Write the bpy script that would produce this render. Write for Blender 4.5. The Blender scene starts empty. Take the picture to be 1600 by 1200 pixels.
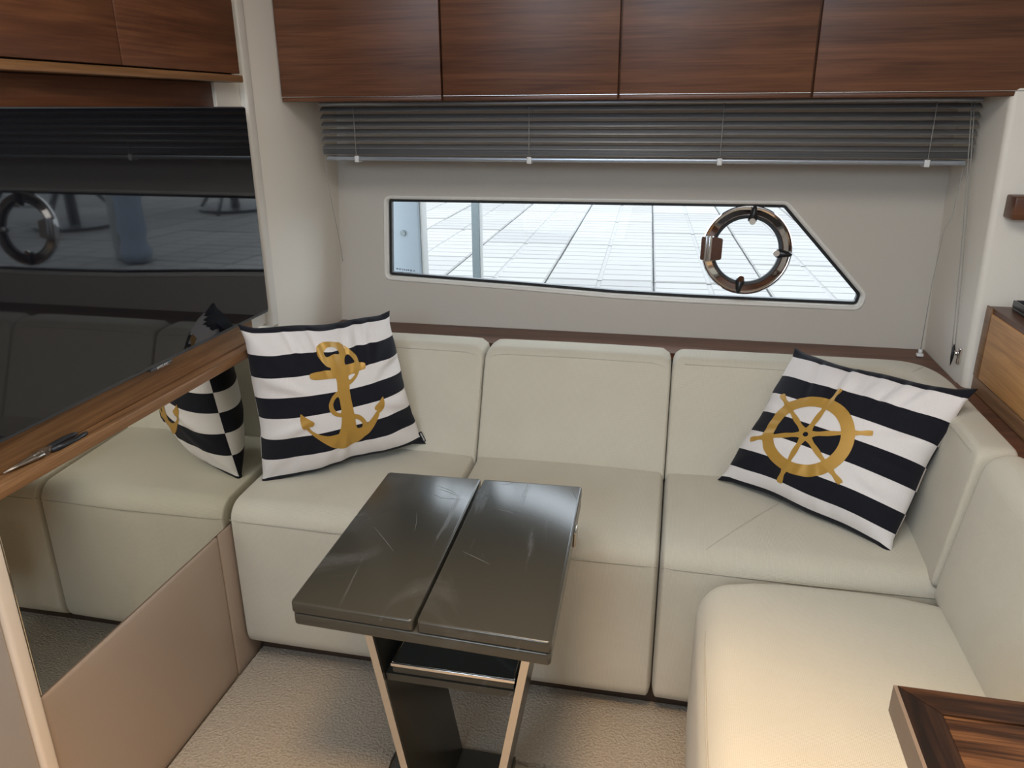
import bpy, bmesh, math, random
import numpy as np
from mathutils import Vector, Matrix
random.seed(7); RNG = np.random.default_rng(7)
sc = bpy.context.scene
COL = sc.collection

# ------------------------------------------------------------------ camera
F, YAW, PITCH, ROLL = 1204.88, 0.2104, 0.3444, -0.0058
CAMLOC = Vector((0.9843, -0.0115, 1.3087))
fwd = Vector((-math.sin(YAW)*math.cos(PITCH), math.cos(YAW)*math.cos(PITCH), -math.sin(PITCH)))
r0 = fwd.cross(Vector((0, 0, 1))).normalized(); u0 = r0.cross(fwd)
rt = r0*math.cos(ROLL)+u0*math.sin(ROLL); up = -r0*math.sin(ROLL)+u0*math.cos(ROLL)
cd = bpy.data.cameras.new('camera'); cam = bpy.data.objects.new('camera', cd); COL.objects.link(cam)
cd.sensor_width = 36; cd.lens = F*36/1600; cd.clip_start = 0.02
M = Matrix((rt, up, -fwd)).transposed().to_4x4(); M.translation = CAMLOC
cam.matrix_world = M
sc.camera = cam

# ------------------------------------------------------------------ world, light, exposure
w = bpy.data.worlds.new('sky'); sc.world = w; w.use_nodes = True
bg = w.node_tree.nodes['Background']
bg.inputs[0].default_value = (0.86, 0.94, 1.0, 1); bg.inputs[1].default_value = 5.0
def area(name, loc, rot, size, power, col, sy=None, spread=None):
    l = bpy.data.lights.new(name, 'AREA'); l.energy = power; l.color = col; l.size = size
    if sy: l.shape = 'RECTANGLE'; l.size_y = sy
    if spread: l.spread = spread
    o = bpy.data.objects.new(name, l); COL.objects.link(o); o.location = loc; o.rotation_euler = rot
    return o
area('overhead_fill_light', (0.90, 0.50, 1.92), (0, 0, 0), 1.0, 16.5, (1.0, 0.97, 0.93), 0.8)  # added fill lamp to brighten the cabin; the ceiling has no hatch
area('companionway_daylight', (0.35, -0.95, 1.60), (Vector((1.55, 1.0, 0.55))-Vector((0.35, -0.95, 1.60))).to_track_quat('-Z', 'Y').to_euler(), 0.8, 15, (0.62, 0.80, 1.0), 0.7)
def downlight(loc, power, cone, blend):
    l = bpy.data.lights.new('ceiling_downlight', 'SPOT'); l.energy = power; l.color = (1.0, 0.62, 0.28); l.shadow_soft_size = 0.12
    l.spot_size = math.radians(cone); l.spot_blend = blend
    o = bpy.data.objects.new('ceiling_downlight', l); COL.objects.link(o); o.location = loc
downlight((0.86, 0.26, 1.90), 100, 79, 0.5)
downlight((1.28, 0.08, 1.90), 70, 62, 0.6)
vs = sc.view_settings
vs.view_transform = 'Standard'; vs.look = 'None'; vs.gamma = 1.0; vs.use_curve_mapping = False
vs.exposure = 0.0

# ------------------------------------------------------------------ materials
def new_mat(name):
    m = bpy.data.materials.new(name); m.use_nodes = True
    nt = m.node_tree; b = nt.nodes['Principled BSDF']
    return m, nt, b
def N(nt, t, **kw):
    n = nt.nodes.new(t)
    for k, v in kw.items():
        if k.startswith('i_'):
            key = k[2:]; key = int(key) if key.isdigit() else key.replace('_', ' ')
            n.inputs[key].default_value = v
        else: setattr(n, k, v)
    return n
def plain(name, col, rough=0.5, metal=0.0, spec=0.5, noise=0.0, scale=20, bump=0.0, coat=0.0, bd=0.002):
    m, nt, b = new_mat(name)
    b.inputs['Base Color'].default_value = (*col, 1); b.inputs['Roughness'].default_value = rough
    b.inputs['Metallic'].default_value = metal; b.inputs['Specular IOR Level'].default_value = spec
    b.inputs['Coat Weight'].default_value = coat
    tc = N(nt, 'ShaderNodeTexCoord'); nz = N(nt, 'ShaderNodeTexNoise', i_Scale=scale, i_Detail=4.0)
    nt.links.new(tc.outputs['Object'], nz.inputs['Vector'])
    mr = N(nt, 'ShaderNodeMapRange'); mr.inputs['To Min'].default_value = 1-noise; mr.inputs['To Max'].default_value = 1+noise
    nt.links.new(nz.outputs['Fac'], mr.inputs['Value'])
    mx = N(nt, 'ShaderNodeVectorMath', operation='SCALE'); mx.inputs[0].default_value = col
    nt.links.new(mr.outputs[0], mx.inputs['Scale']); nt.links.new(mx.outputs[0], b.inputs['Base Color'])
    if bump:
        bp = N(nt, 'ShaderNodeBump', i_Strength=bump, i_Distance=bd)
        nt.links.new(nz.outputs['Fac'], bp.inputs['Height']); nt.links.new(bp.outputs[0], b.inputs['Normal'])
    return m
def wood(name, axis, dark, mid, light, rough=0.38, scale=1.0, contrast=0.40):
    m, nt, b = new_mat(name)
    tc = N(nt, 'ShaderNodeTexCoord')
    s = [26*scale]*3; s[axis] = 1.6*scale
    mp = N(nt, 'ShaderNodeMapping'); mp.inputs['Scale'].default_value = s
    nt.links.new(tc.outputs['Object'], mp.inputs['Vector'])
    n1 = N(nt, 'ShaderNodeTexNoise', i_Scale=1.0, i_Detail=5.0, i_Roughness=0.6, i_Distortion=0.9)
    nt.links.new(mp.outputs[0], n1.inputs['Vector'])
    s2 = [230*scale]*3; s2[axis] = 7*scale
    mp2 = N(nt, 'ShaderNodeMapping'); mp2.inputs['Scale'].default_value = s2
    nt.links.new(tc.outputs['Object'], mp2.inputs['Vector'])
    n2 = N(nt, 'ShaderNodeTexNoise', i_Scale=1.0, i_Detail=3.0)
    nt.links.new(mp2.outputs[0], n2.inputs['Vector'])
    mx = N(nt, 'ShaderNodeMix'); mx.inputs[0].default_value = 0.32
    nt.links.new(n1.outputs['Fac'], mx.inputs[2]); nt.links.new(n2.outputs['Fac'], mx.inputs[3])
    cr = N(nt, 'ShaderNodeValToRGB'); e = cr.color_ramp.elements
    e[0].position = 0.5-contrast*0.36; e[0].color = (*dark, 1); e[1].position = 0.5+contrast*0.36; e[1].color = (*light, 1)
    k = e.new(0.5); k.color = (*mid, 1)
    nt.links.new(mx.outputs[0], cr.inputs['Fac']); nt.links.new(cr.outputs[0], b.inputs['Base Color'])
    b.inputs['Roughness'].default_value = rough; b.inputs['Specular IOR Level'].default_value = 0.4
    bp = N(nt, 'ShaderNodeBump', i_Strength=0.08, i_Distance=0.001)
    nt.links.new(n2.outputs['Fac'], bp.inputs['Height']); nt.links.new(bp.outputs[0], b.inputs['Normal'])
    return m
def weave(name, col, k=2250, var=0.08, bump=0.22, rough=0.92, sheen=0.15):
    m, nt, b = new_mat(name)
    tc = N(nt, 'ShaderNodeTexCoord'); sep = N(nt, 'ShaderNodeSeparateXYZ')
    nt.links.new(tc.outputs['Object'], sep.inputs[0])
    sepn = N(nt, 'ShaderNodeSeparateXYZ'); nt.links.new(tc.outputs['Normal'], sepn.inputs[0])
    acc = None
    for ax in range(3):
        mu = N(nt, 'ShaderNodeMath', operation='MULTIPLY'); mu.inputs[1].default_value = k*(1+0.07*ax)
        nt.links.new(sep.outputs[ax], mu.inputs[0])
        s0 = N(nt, 'ShaderNodeMath', operation='SINE'); nt.links.new(mu.outputs[0], s0.inputs[0])
        ab = N(nt, 'ShaderNodeMath', operation='ABSOLUTE'); nt.links.new(sepn.outputs[ax], ab.inputs[0])
        fd = N(nt, 'ShaderNodeMapRange'); fd.inputs['From Min'].default_value = 0.45; fd.inputs['From Max'].default_value = 0.80
        fd.inputs['To Min'].default_value = 1; fd.inputs['To Max'].default_value = 0; nt.links.new(ab.outputs[0], fd.inputs['Value'])
        si = N(nt, 'ShaderNodeMath', operation='MULTIPLY'); nt.links.new(s0.outputs[0], si.inputs[0]); nt.links.new(fd.outputs[0], si.inputs[1])
        if acc is None: acc = si
        else:
            ad = N(nt, 'ShaderNodeMath', operation='ADD'); nt.links.new(acc.outputs[0], ad.inputs[0]); nt.links.new(si.outputs[0], ad.inputs[1]); acc = ad
    nz = N(nt, 'ShaderNodeTexNoise', i_Scale=9.0, i_Detail=3.0); nt.links.new(tc.outputs['Object'], nz.inputs['Vector'])
    m1 = N(nt, 'ShaderNodeMapRange'); m1.inputs['From Min'].default_value = -2; m1.inputs['From Max'].default_value = 2
    m1.inputs['To Min'].default_value = 1-var; m1.inputs['To Max'].default_value = 1+var
    nt.links.new(acc.outputs[0], m1.inputs['Value'])
    m2 = N(nt, 'ShaderNodeMapRange'); m2.inputs['To Min'].default_value = 0.95; m2.inputs['To Max'].default_value = 1.05
    nt.links.new(nz.outputs['Fac'], m2.inputs['Value'])
    mm = N(nt, 'ShaderNodeMath', operation='MULTIPLY'); nt.links.new(m1.outputs[0], mm.inputs[0]); nt.links.new(m2.outputs[0], mm.inputs[1])
    sv = N(nt, 'ShaderNodeVectorMath', operation='SCALE'); sv.inputs[0].default_value = col
    nt.links.new(mm.outputs[0], sv.inputs['Scale']); nt.links.new(sv.outputs[0], b.inputs['Base Color'])
    b.inputs['Roughness'].default_value = rough; b.inputs['Specular IOR Level'].default_value = 0.2
    b.inputs['Sheen Weight'].default_value = sheen; b.inputs['Sheen Roughness'].default_value = 0.5
    bp = N(nt, 'ShaderNodeBump', i_Strength=bump, i_Distance=0.0006)
    nt.links.new(acc.outputs[0], bp.inputs['Height']); nt.links.new(bp.outputs[0], b.inputs['Normal'])
    return m
def glass_mat(name, tint):
    m = bpy.data.materials.new(name); m.use_nodes = True; nt = m.node_tree
    for n in list(nt.nodes): nt.nodes.remove(n)
    out = N(nt, 'ShaderNodeOutputMaterial'); mix = N(nt, 'ShaderNodeMixShader'); fr = N(nt, 'ShaderNodeFresnel', i_IOR=1.16)
    tr = N(nt, 'ShaderNodeBsdfTransparent'); tr.inputs[0].default_value = (*tint, 1)
    gl = N(nt, 'ShaderNodeBsdfGlossy'); gl.inputs['Roughness'].default_value = 0.01
    nt.links.new(fr.outputs[0], mix.inputs[0]); nt.links.new(tr.outputs[0], mix.inputs[1]); nt.links.new(gl.outputs[0], mix.inputs[2])
    nt.links.new(mix.outputs[0], out.inputs[0]); return m

WD, WM, WL_ = (0.070, 0.026, 0.0125), (0.118, 0.045, 0.020), (0.175, 0.070, 0.031)
MAT = {}
MAT['walnut_x'] = wood('walnut grain along x', 0, WD, WM, WL_)
MAT['walnut_y'] = wood('walnut grain along y', 1, WD, WM, WL_)
MAT['teak_y'] = wood('oiled teak grain along y', 1, (0.13, 0.062, 0.024), (0.225, 0.112, 0.046), (0.33, 0.175, 0.075), rough=0.4)
MAT['cherry_lit_y'] = wood('cherry grain along y', 1, (0.38, 0.175, 0.055), (0.56, 0.275, 0.09), (0.70, 0.38, 0.14), rough=0.4)  # door veneer, its tone lightened to stand in for strong light
MAT['wenge_x'] = wood('dark veneer grain along x', 0, (0.006, 0.0026, 0.0013), (0.022, 0.009, 0.0038), (0.060, 0.026, 0.011), rough=0.42, contrast=0.26)
MAT['wenge_y'] = wood('dark veneer grain along y', 1, (0.005, 0.0024, 0.0015), (0.014, 0.006, 0.0032), (0.038, 0.018, 0.009), rough=0.42, contrast=0.26)
MAT['wenge_mid'] = wood('brown veneer centre panel', 0, (0.020, 0.008, 0.003), (0.056, 0.024, 0.0095), (0.125, 0.059, 0.025), rough=0.4, scale=1.3, contrast=0.24)
MAT['side_edge'] = plain('grey brown edge band', (0.16, 0.125, 0.10), 0.45, noise=0.12, scale=60)
MAT['upholstery'] = weave('beige woven upholstery', (0.565, 0.525, 0.43))
MAT['seam'] = plain('upholstery seam thread', (0.46, 0.43, 0.35), 0.9)
MAT['cream'] = plain('cream vinyl wall lining', (0.53, 0.485, 0.425), 0.55, noise=0.03, scale=300, bump=0.04, spec=0.3)
MAT['cream_side_lit'] = plain('smooth cream lining lightened for window light', (0.78, 0.735, 0.655), 0.5, noise=0.02, scale=200, spec=0.35)  # smooth lining; its extra lightness stands in for stronger window light
MAT['white_trim'] = plain('off white lacquer trim', (0.72, 0.69, 0.63), 0.4, noise=0.02)
MAT['panel_grey'] = plain('greige panel', (0.40, 0.35, 0.31), 0.5, noise=0.03)
MAT['peach_lit'] = plain('edge trim in warm lit peach', (0.80, 0.66, 0.52), 0.4, noise=0.02)  # peach tint stands in for warm light on the chamfer
MAT['leather'] = plain('taupe leather panel', (0.41, 0.31, 0.235), 0.42, noise=0.03, scale=420, bump=0.06, spec=0.4)
MAT['carpet'] = plain('beige cut pile carpet', (0.42, 0.365, 0.295), 0.98, noise=0.30, scale=170, bump=1.0, spec=0.1, bd=0.006)
MAT['hatch'] = plain('tan floor panel', (0.40, 0.33, 0.24), 0.6, noise=0.08, scale=40)
MAT['plinth'] = plain('dark brown plinth', (0.055, 0.032, 0.02), 0.6, noise=0.1)
MAT['mirror'] = plain('mirror glass', (0.80, 0.78, 0.70), 0.0, metal=1.0)
MAT['chrome'] = plain('polished steel', (0.78, 0.76, 0.74), 0.07, metal=1.0)
MAT['brushed'] = plain('brushed steel strip', (0.62, 0.60, 0.58), 0.25, metal=1.0)
MAT['black'] = plain('black rubber', (0.012, 0.013, 0.015), 0.5)
MAT['tvframe'] = plain('dark grey television bezel', (0.05, 0.055, 0.062), 0.35)
MAT['glass'] = glass_mat('window glass', (0.97, 0.985, 1.0))
MAT['blind'] = plain('grey aluminium slat', (0.30, 0.30, 0.305), 0.35, metal=0.35, noise=0.03)
MAT['rail'] = plain('blue grey aluminium rail', (0.36, 0.39, 0.43), 0.3, metal=0.6)
MAT['cord'] = plain('grey blind cord', (0.33, 0.32, 0.30), 0.8)
MAT['clip'] = plain('clear white plastic clip', (0.70, 0.70, 0.69), 0.3)
MAT['white_cloth'] = weave('white cotton canvas', (0.76, 0.72, 0.70), k=2600, var=0.03, bump=0.15)
MAT['black_cloth'] = weave('black cotton canvas', (0.010, 0.0105, 0.016), k=2600, var=0.05, bump=0.15, sheen=0.05)
MAT['gold'] = plain('gold print', (0.50, 0.285, 0.055), 0.48, metal=0.25, noise=0.04, scale=90)
MAT['tag_grey'] = plain('grey woven lettering', (0.45, 0.45, 0.46), 0.7)
MAT['logo'] = plain('silver lettering', (0.7, 0.68, 0.68), 0.4)
MAT['grip'] = plain('black plastic grip', (0.018, 0.019, 0.021), 0.42)
MAT['tool_steel'] = plain('worn tool steel', (0.42, 0.38, 0.32), 0.32, metal=0.9, noise=0.15, scale=120)
MAT['black_gloss'] = plain('black plastic', (0.015, 0.016, 0.018), 0.3)
MAT['mug'] = plain('white glazed ceramic', (0.75, 0.74, 0.72), 0.25)
MAT['post_blue'] = plain('pale blue painted post', (0.165, 0.195, 0.22), 0.5, noise=0.04, scale=30)
MAT['post_grey'] = plain('galvanised grey post', (0.105, 0.125, 0.13), 0.5, noise=0.12, scale=40)
MAT['post_white'] = plain('white painted post', (0.26, 0.26, 0.25), 0.5)
MAT['denim'] = plain('blue cloth', (0.20, 0.23, 0.28), 0.9, noise=0.25, scale=25)
MAT['dark_metal'] = plain('dark painted metal', (0.02, 0.022, 0.024), 0.5)
MAT['concrete_base'] = plain('concrete bed', (0.15, 0.155, 0.155), 0.9, noise=0.1)
# television glass: black with a clear reflective face
m, nt, b = new_mat('television glass')
b.inputs['Base Color'].default_value = (0.006, 0.0065, 0.009, 1); b.inputs['Roughness'].default_value = 0.03
b.inputs['IOR'].default_value = 1.6
MAT['screen'] = m
# table lacquer: dark olive grey gloss with scuffs that lie on it
m, nt, b = new_mat('dark lacquer'); b.inputs['Roughness'].default_value = 0.2
tc = N(nt, 'ShaderNodeTexCoord')
nz = N(nt, 'ShaderNodeTexNoise', i_Scale=3.2, i_Detail=6.0, i_Roughness=0.6, i_Distortion=1.4); nt.links.new(tc.outputs['Object'], nz.inputs['Vector'])
mp = N(nt, 'ShaderNodeMapping'); mp.inputs['Scale'].default_value = (9, 1.1, 9); mp.inputs['Location'].default_value = (0.35, 0.2, 0)
mp.inputs['Rotation'].default_value = (0, 0, 0.12)
nt.links.new(tc.outputs['Object'], mp.inputs['Vector'])
nz2 = N(nt, 'ShaderNodeTexNoise', i_Scale=1.6, i_Detail=5.0, i_Distortion=2.0); nt.links.new(mp.outputs[0], nz2.inputs['Vector'])
r1 = N(nt, 'ShaderNodeMapRange'); r1.inputs['From Min'].default_value = 0.56; r1.inputs['From Max'].default_value = 0.80
nt.links.new(nz.outputs['Fac'], r1.inputs['Value'])
r2 = N(nt, 'ShaderNodeMapRange'); r2.inputs['From Min'].default_value = 0.60; r2.inputs['From Max'].default_value = 0.78
nt.links.new(nz2.outputs['Fac'], r2.inputs['Value'])
ad = N(nt, 'ShaderNodeMath', operation='ADD'); nt.links.new(r1.outputs[0], ad.inputs[0]); nt.links.new(r2.outputs[0], ad.inputs[1])
mc = N(nt, 'ShaderNodeMix', data_type='RGBA'); mc.inputs[6].default_value = (0.038, 0.0375, 0.031, 1); mc.inputs[7].default_value = (0.14, 0.145, 0.15, 1)
sm = N(nt, 'ShaderNodeMath', operation='MULTIPLY', i_1=0.55); nt.links.new(ad.outputs[0], sm.inputs[0])
nt.links.new(sm.outputs[0], mc.inputs[0]); nt.links.new(mc.outputs[2], b.inputs['Base Color'])
rr_ = N(nt, 'ShaderNodeMapRange'); rr_.inputs['To Min'].default_value = 0.22; rr_.inputs['To Max'].default_value = 0.4
nt.links.new(ad.outputs[0], rr_.inputs['Value']); nt.links.new(rr_.outputs[0], b.inputs['Roughness'])
MAT['lacquer'] = m
MAT['scuff'] = plain('pale scuff', (0.20, 0.205, 0.21), 0.6)
# paving slab: tone differs from slab to slab
m, nt, b = new_mat('pale concrete slab'); b.inputs['Roughness'].default_value = 0.85
oi = N(nt, 'ShaderNodeObjectInfo'); tc = N(nt, 'ShaderNodeTexCoord')
mp = N(nt, 'ShaderNodeMapping'); mp.inputs['Scale'].default_value = (5, 30, 5); nt.links.new(tc.outputs['Object'], mp.inputs['Vector'])
nz = N(nt, 'ShaderNodeTexNoise', i_Scale=1.5, i_Detail=5.0); nt.links.new(mp.outputs[0], nz.inputs['Vector'])
a1 = N(nt, 'ShaderNodeMapRange'); a1.inputs['To Min'].default_value = 0.80; a1.inputs['To Max'].default_value = 1.06; nt.links.new(oi.outputs['Random'], a1.inputs['Value'])
a2 = N(nt, 'ShaderNodeMapRange'); a2.inputs['To Min'].default_value = 0.86; a2.inputs['To Max'].default_value = 1.12; nt.links.new(nz.outputs['Fac'], a2.inputs['Value'])
mm = N(nt, 'ShaderNodeMath', operation='MULTIPLY'); nt.links.new(a1.outputs[0], mm.inputs[0]); nt.links.new(a2.outputs[0], mm.inputs[1])
sv = N(nt, 'ShaderNodeVectorMath', operation='SCALE'); sv.inputs[0].default_value = (0.186, 0.179, 0.169)
nt.links.new(mm.outputs[0], sv.inputs['Scale']); nt.links.new(sv.outputs[0], b.inputs['Base Color'])
MAT['slab'] = m

# ------------------------------------------------------------------ helpers
WLOC = {}
def wloc(o): return WLOC.get(o.name, Vector((0, 0, 0)))
def tag(o, label=None, cat=None, group=None, kind=None):
    if label: o['label'] = label
    if cat: o['category'] = cat
    if group: o['group'] = group
    if kind: o['kind'] = kind
    return o
def empty(name, loc, label=None, cat=None, group=None, kind=None):
    o = bpy.data.objects.new(name, None); COL.objects.link(o); o.location = loc; o.empty_display_size = 0.05
    WLOC[o.name] = Vector(loc); return tag(o, label, cat, group, kind)
def obj(name, geo, mat, parent=None, smooth=True, auto=None, mats=None, idx=None):
    """geo = (verts, faces) in world space -> ONE mesh object, origin at its base (or at its parent)"""
    V, Fc = geo
    V = np.asarray(V, float).reshape(-1, 3)
    if parent is not None: base = wloc(parent)
    else: base = Vector(((V[:, 0].min()+V[:, 0].max())/2, (V[:, 1].min()+V[:, 1].max())/2, V[:, 2].min()))
    me = bpy.data.meshes.new(name); me.from_pydata((V-np.array(base)).tolist(), [], Fc)
    bm = bmesh.new(); bm.from_mesh(me)
    if idx is None: bmesh.ops.remove_doubles(bm, verts=bm.verts, dist=1e-6)
    bmesh.ops.recalc_face_normals(bm, faces=bm.faces); bm.to_mesh(me); bm.free()
    for mm_ in (mats or [mat]): me.materials.append(MAT[mm_])
    if idx is not None:
        me.polygons.foreach_set('material_index', np.asarray(idx, np.int32))
    me.polygons.foreach_set('use_smooth', [bool(smooth)]*len(me.polygons))
    if auto is not None and smooth: me.set_sharp_from_angle(angle=math.radians(auto))
    o = bpy.data.objects.new(name, me); COL.objects.link(o)
    if parent is not None: o.parent = parent; WLOC[o.name] = base
    else: o.location = base; WLOC[o.name] = base
    return o
def join(*gs):
    V, Fc, n = [], [], 0
    for v, f in gs:
        v = np.asarray(v, float).reshape(-1, 3); V.append(v); Fc += [tuple(i+n for i in q) for q in f]; n += len(v)
    return np.concatenate(V), Fc
def rbox(x0, x1, y0, y1, z0, z1, r=0.003, seg=2, div=(1, 1, 1), warp=None, puff=None):
    """rounded box, optional regular subdivision, puff (per axis bulge) and warp function on the verts"""
    lo = np.array([x0, y0, z0], float); hi = np.array([x1, y1, z1], float)
    r = min(r, 0.499*min(hi-lo)); axes = []
    for k in range(3):
        a = [lo[k]+r*(1-math.cos(math.pi/2*t/seg)) for t in range(seg)]
        mid = list(np.linspace(lo[k]+r, hi[k]-r, div[k]+1))
        axes.append(np.array(a+mid+[hi[k]-r*(1-math.cos(math.pi/2*t/seg)) for t in range(seg-1, -1, -1)]))
    V, Fc, ids = [], [], {}
    n = [len(a) for a in axes]
    def vid(i, j, k):
        t = (i, j, k)
        if t not in ids:
            p = np.array([axes[0][i], axes[1][j], axes[2][k]]); c = np.clip(p, lo+r, hi-r); d = p-c
            m_ = np.linalg.norm(d)
            nrm = np.zeros(3)
            if m_ > 1e-12:
                nrm = d/m_; p = c+r*nrm
            if puff is not None:
                q = 2*(p-(lo+hi)/2)/(hi-lo); q = np.clip(q, -1, 1)
                wgt = (1-q**2)
                disp = np.zeros(3)
                for ax in range(3):
                    o_ = [x for x in range(3) if x != ax]
                    disp[ax] = puff[ax]*np.sign(q[ax])*abs(q[ax])**2*(wgt[o_[0]]**0.6)*(wgt[o_[1]]**0.6)
                p = p+disp
            ids[t] = len(V); V.append(p)
        return ids[t]
    for a, b_, c_ in ((0, 1, 2), (1, 2, 0), (2, 0, 1)):
        for side in (0, n[c_]-1):
            for i in range(n[a]-1):
                for j in range(n[b_]-1):
                    q = []
                    for di, dj in ((0, 0), (1, 0), (1, 1), (0, 1)):
                        t = [0, 0, 0]; t[a] = i+di; t[b_] = j+dj; t[c_] = side; q.append(vid(*t))
                    Fc.append(tuple(q if side else q[::-1]))
    V = np.array(V)
    if warp is not None: V = np.array([warp(p) for p in V])
    return V, Fc
def box(x0, x1, y0, y1, z0, z1): return rbox(x0, x1, y0, y1, z0, z1, r=0.0015, seg=1)
def tube(pts, r, n=8, caps=True):
    pts = [Vector(p) for p in pts]; V, Fc = [], []
    rs = r if hasattr(r, '__len__') else [r]*len(pts)
    prev = None
    for i, p in enumerate(pts):
        t = (pts[min(i+1, len(pts)-1)]-pts[max(i-1, 0)]).normalized()
        if prev is None: a = t.orthogonal().normalized()
        else: a = (prev-t*prev.dot(t)).normalized()
        prev = a; b_ = t.cross(a)
        for k in range(n):
            an = 2*math.pi*k/n; V.append(p+(a*math.cos(an)+b_*math.sin(an))*rs[i])
    for i in range(len(pts)-1):
        for k in range(n):
            Fc.append((i*n+k, i*n+(k+1) % n, (i+1)*n+(k+1) % n, (i+1)*n+k))
    if caps: Fc += [tuple(range(n))[::-1], tuple((len(pts)-1)*n+k for k in range(n))]
    return np.array([list(v) for v in V]), Fc
def loft(rings, caps=False):
    n = len(rings[0]); V = np.concatenate([np.asarray(r_, float) for r_ in rings]); Fc = []
    for i in range(len(rings)-1):
        for k in range(n): Fc.append((i*n+k, i*n+(k+1) % n, (i+1)*n+(k+1) % n, (i+1)*n+k))
    if caps: Fc += [tuple(range(n))[::-1], tuple((len(rings)-1)*n+k for k in range(n))]
    return V, Fc
def lathe(prof, cen, ex, ey, ez, n=48, closed=True):
    """profile (radius, height) spun about ez through cen"""
    V, Fc = [], []; m_ = len(prof)
    for k in range(n):
        a = 2*math.pi*k/n; d = ex*math.cos(a)+ey*math.sin(a)
        for r_, h in prof: V.append(list(cen+d*r_+ez*h))
    for k in range(n):
        for i in range(m_ if closed else m_-1):
            j = (i+1) % m_; k2 = (k+1) % n
            Fc.append((k*m_+i, k2*m_+i, k2*m_+j, k*m_+j))
    return np.array(V), Fc
def fillet(P, R, seg=6):
    out = []; n = len(P)
    for i in range(n):
        p = np.array(P[i], float); a = np.array(P[i-1], float)-p; b_ = np.array(P[(i+1) % n], float)-p
        la, lb = np.linalg.norm(a), np.linalg.norm(b_); a /= la; b_ /= lb
        r_ = R[i] if hasattr(R, '__len__') else R
        if r_ <= 0: out.append(p); continue
        ang = math.acos(np.clip(a@b_, -1, 1)); d = min(r_/math.tan(ang/2), 0.45*la, 0.45*lb)
        p1, p2 = p+a*d, p+b_*d
        for t in np.linspace(0, 1, seg+1): out.append((1-t)**2*p1+2*t*(1-t)*p+t*t*p2)
    return np.array(out)
def offset(P, d):
    """offset closed CCW/CW polygon inwards by d (dense polygons)"""
    P = np.asarray(P); A = 0.5*np.sum(P[:, 0]*np.roll(P[:, 1], -1)-np.roll(P[:, 0], -1)*P[:, 1]); s = 1 if A > 0 else -1
    e1 = P-np.roll(P, 1, 0); e2 = np.roll(P, -1, 0)-P
    n1 = np.stack([-e1[:, 1], e1[:, 0]], 1)*s; n2 = np.stack([-e2[:, 1], e2[:, 0]], 1)*s
    n1 /= np.linalg.norm(n1, axis=1)[:, None]+1e-12; n2 /= np.linalg.norm(n2, axis=1)[:, None]+1e-12
    nn = n1+n2; nn /= np.linalg.norm(nn, axis=1)[:, None]; c = np.clip((nn*n1).sum(1), 0.5, 1)
    return P+nn*(d/c)[:, None]
def prism(P2, f0, f1):
    """closed prism between two maps of a 2D polygon"""
    A = [f0(*p) for p in P2]; B = [f1(*p) for p in P2]; n = len(P2)
    Fc = [tuple(range(n)), tuple(range(2*n-1, n-1, -1))]+[(i, n+i, n+(i+1) % n, (i+1) % n) for i in range(n)]
    return np.array(A+B), Fc
def struct(name, geo, mat, smooth=False, parent=None):
    o = obj(name, geo, mat, parent, smooth)
    if parent is None: o['kind'] = 'structure'
    return o

# ------------------------------------------------------------------ floor, walls, ceiling
struct('floor', box(-0.15, 2.2, -1.7, 2.3, -0.06, -0.012), 'hatch')
struct('ceiling', box(-0.15, 2.2, -1.7, 2.45, 1.93, 1.98), 'white_trim')
struct('wall_rear', box(-0.15, 2.2, -1.7, -1.64, -0.012, 1.62), 'walnut_x')
struct('wall_right', box(2.16, 2.2, -1.64, 1.80, -0.012, 1.93), 'cream')
# left bulkhead: lining behind television and mirror
struct('wall_left', box(-0.12, -0.045, -1.64, 1.70, -0.012, 1.93), 'cream')
# alcove side wall left of the window (sits in line with the mirror face)
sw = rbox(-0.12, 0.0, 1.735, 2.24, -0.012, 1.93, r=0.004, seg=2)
struct('wall_alcove_left', sw, 'cream_side_lit', smooth=True)
struct('trim_1', rbox(-0.044, 0.004, 1.700, 1.734, 0.79, 1.93, r=0.006, seg=3), 'white_trim', smooth=True)
# cream return between the backboard and the trim strip
struct('trim_2', box(-0.044, -0.012, 1.600, 1.699, 0.80, 1.93), 'cream_side_lit')
# hull side wall with the window opening; it leans outwards towards the top
KL = 0.1266
def W(x, z, off=0.0): return np.array([x, 2.116+(z-0.70)*KL+off, z])
WIN = fillet([(0.147, 1.063), (1.262, 1.067), (1.478, 0.838), (1.470, 0.803), (1.035, 0.804), (0.823, 0.8075), (0.566, 0.819), (0.146, 0.834)],
             [0.016, 0.022, 0.02, 0.02, 0.25, 0.15, 0.15, 0.014], seg=7)
def plate_with_hole(outer, hole, f):
    bm = bmesh.new()
    def loop(P):
        vs_ = [bm.verts.new((p[0], p[1], 0)) for p in P]
        return [bm.edges.new((vs_[i], vs_[(i+1) % len(vs_)])) for i in range(len(vs_))]
    es = loop(outer)+loop(hole)
    bmesh.ops.triangle_fill(bm, edges=es, use_beauty=True, use_dissolve=False)
    bm.verts.index_update()
    V = np.array([f(v.co.x, v.co.y) for v in bm.verts]); Fc = [tuple(v.index for v in q.verts) for q in bm.faces]
    bm.free(); return V, Fc
LIPO = offset(WIN, -0.007)
front = plate_with_hole([(0.0, -0.012), (1.645, -0.012), (1.645, 1.92), (0.0, 1.92)], LIPO, lambda x, z: W(x, z, 0))
back = plate_with_hole([(0.0, -0.012), (1.645, -0.012), (1.645, 1.92), (0.0, 1.92)], LIPO, lambda x, z: W(x, z, 0.05))
edge = loft([[W(*p, 0) for p in LIPO], [W(*p, 0.05) for p in LIPO]])
struct('wall_back', join(front, back, edge), 'cream', smooth=False)
win = empty('window_1', W(0.81, 0.80), kind='structure')
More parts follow.
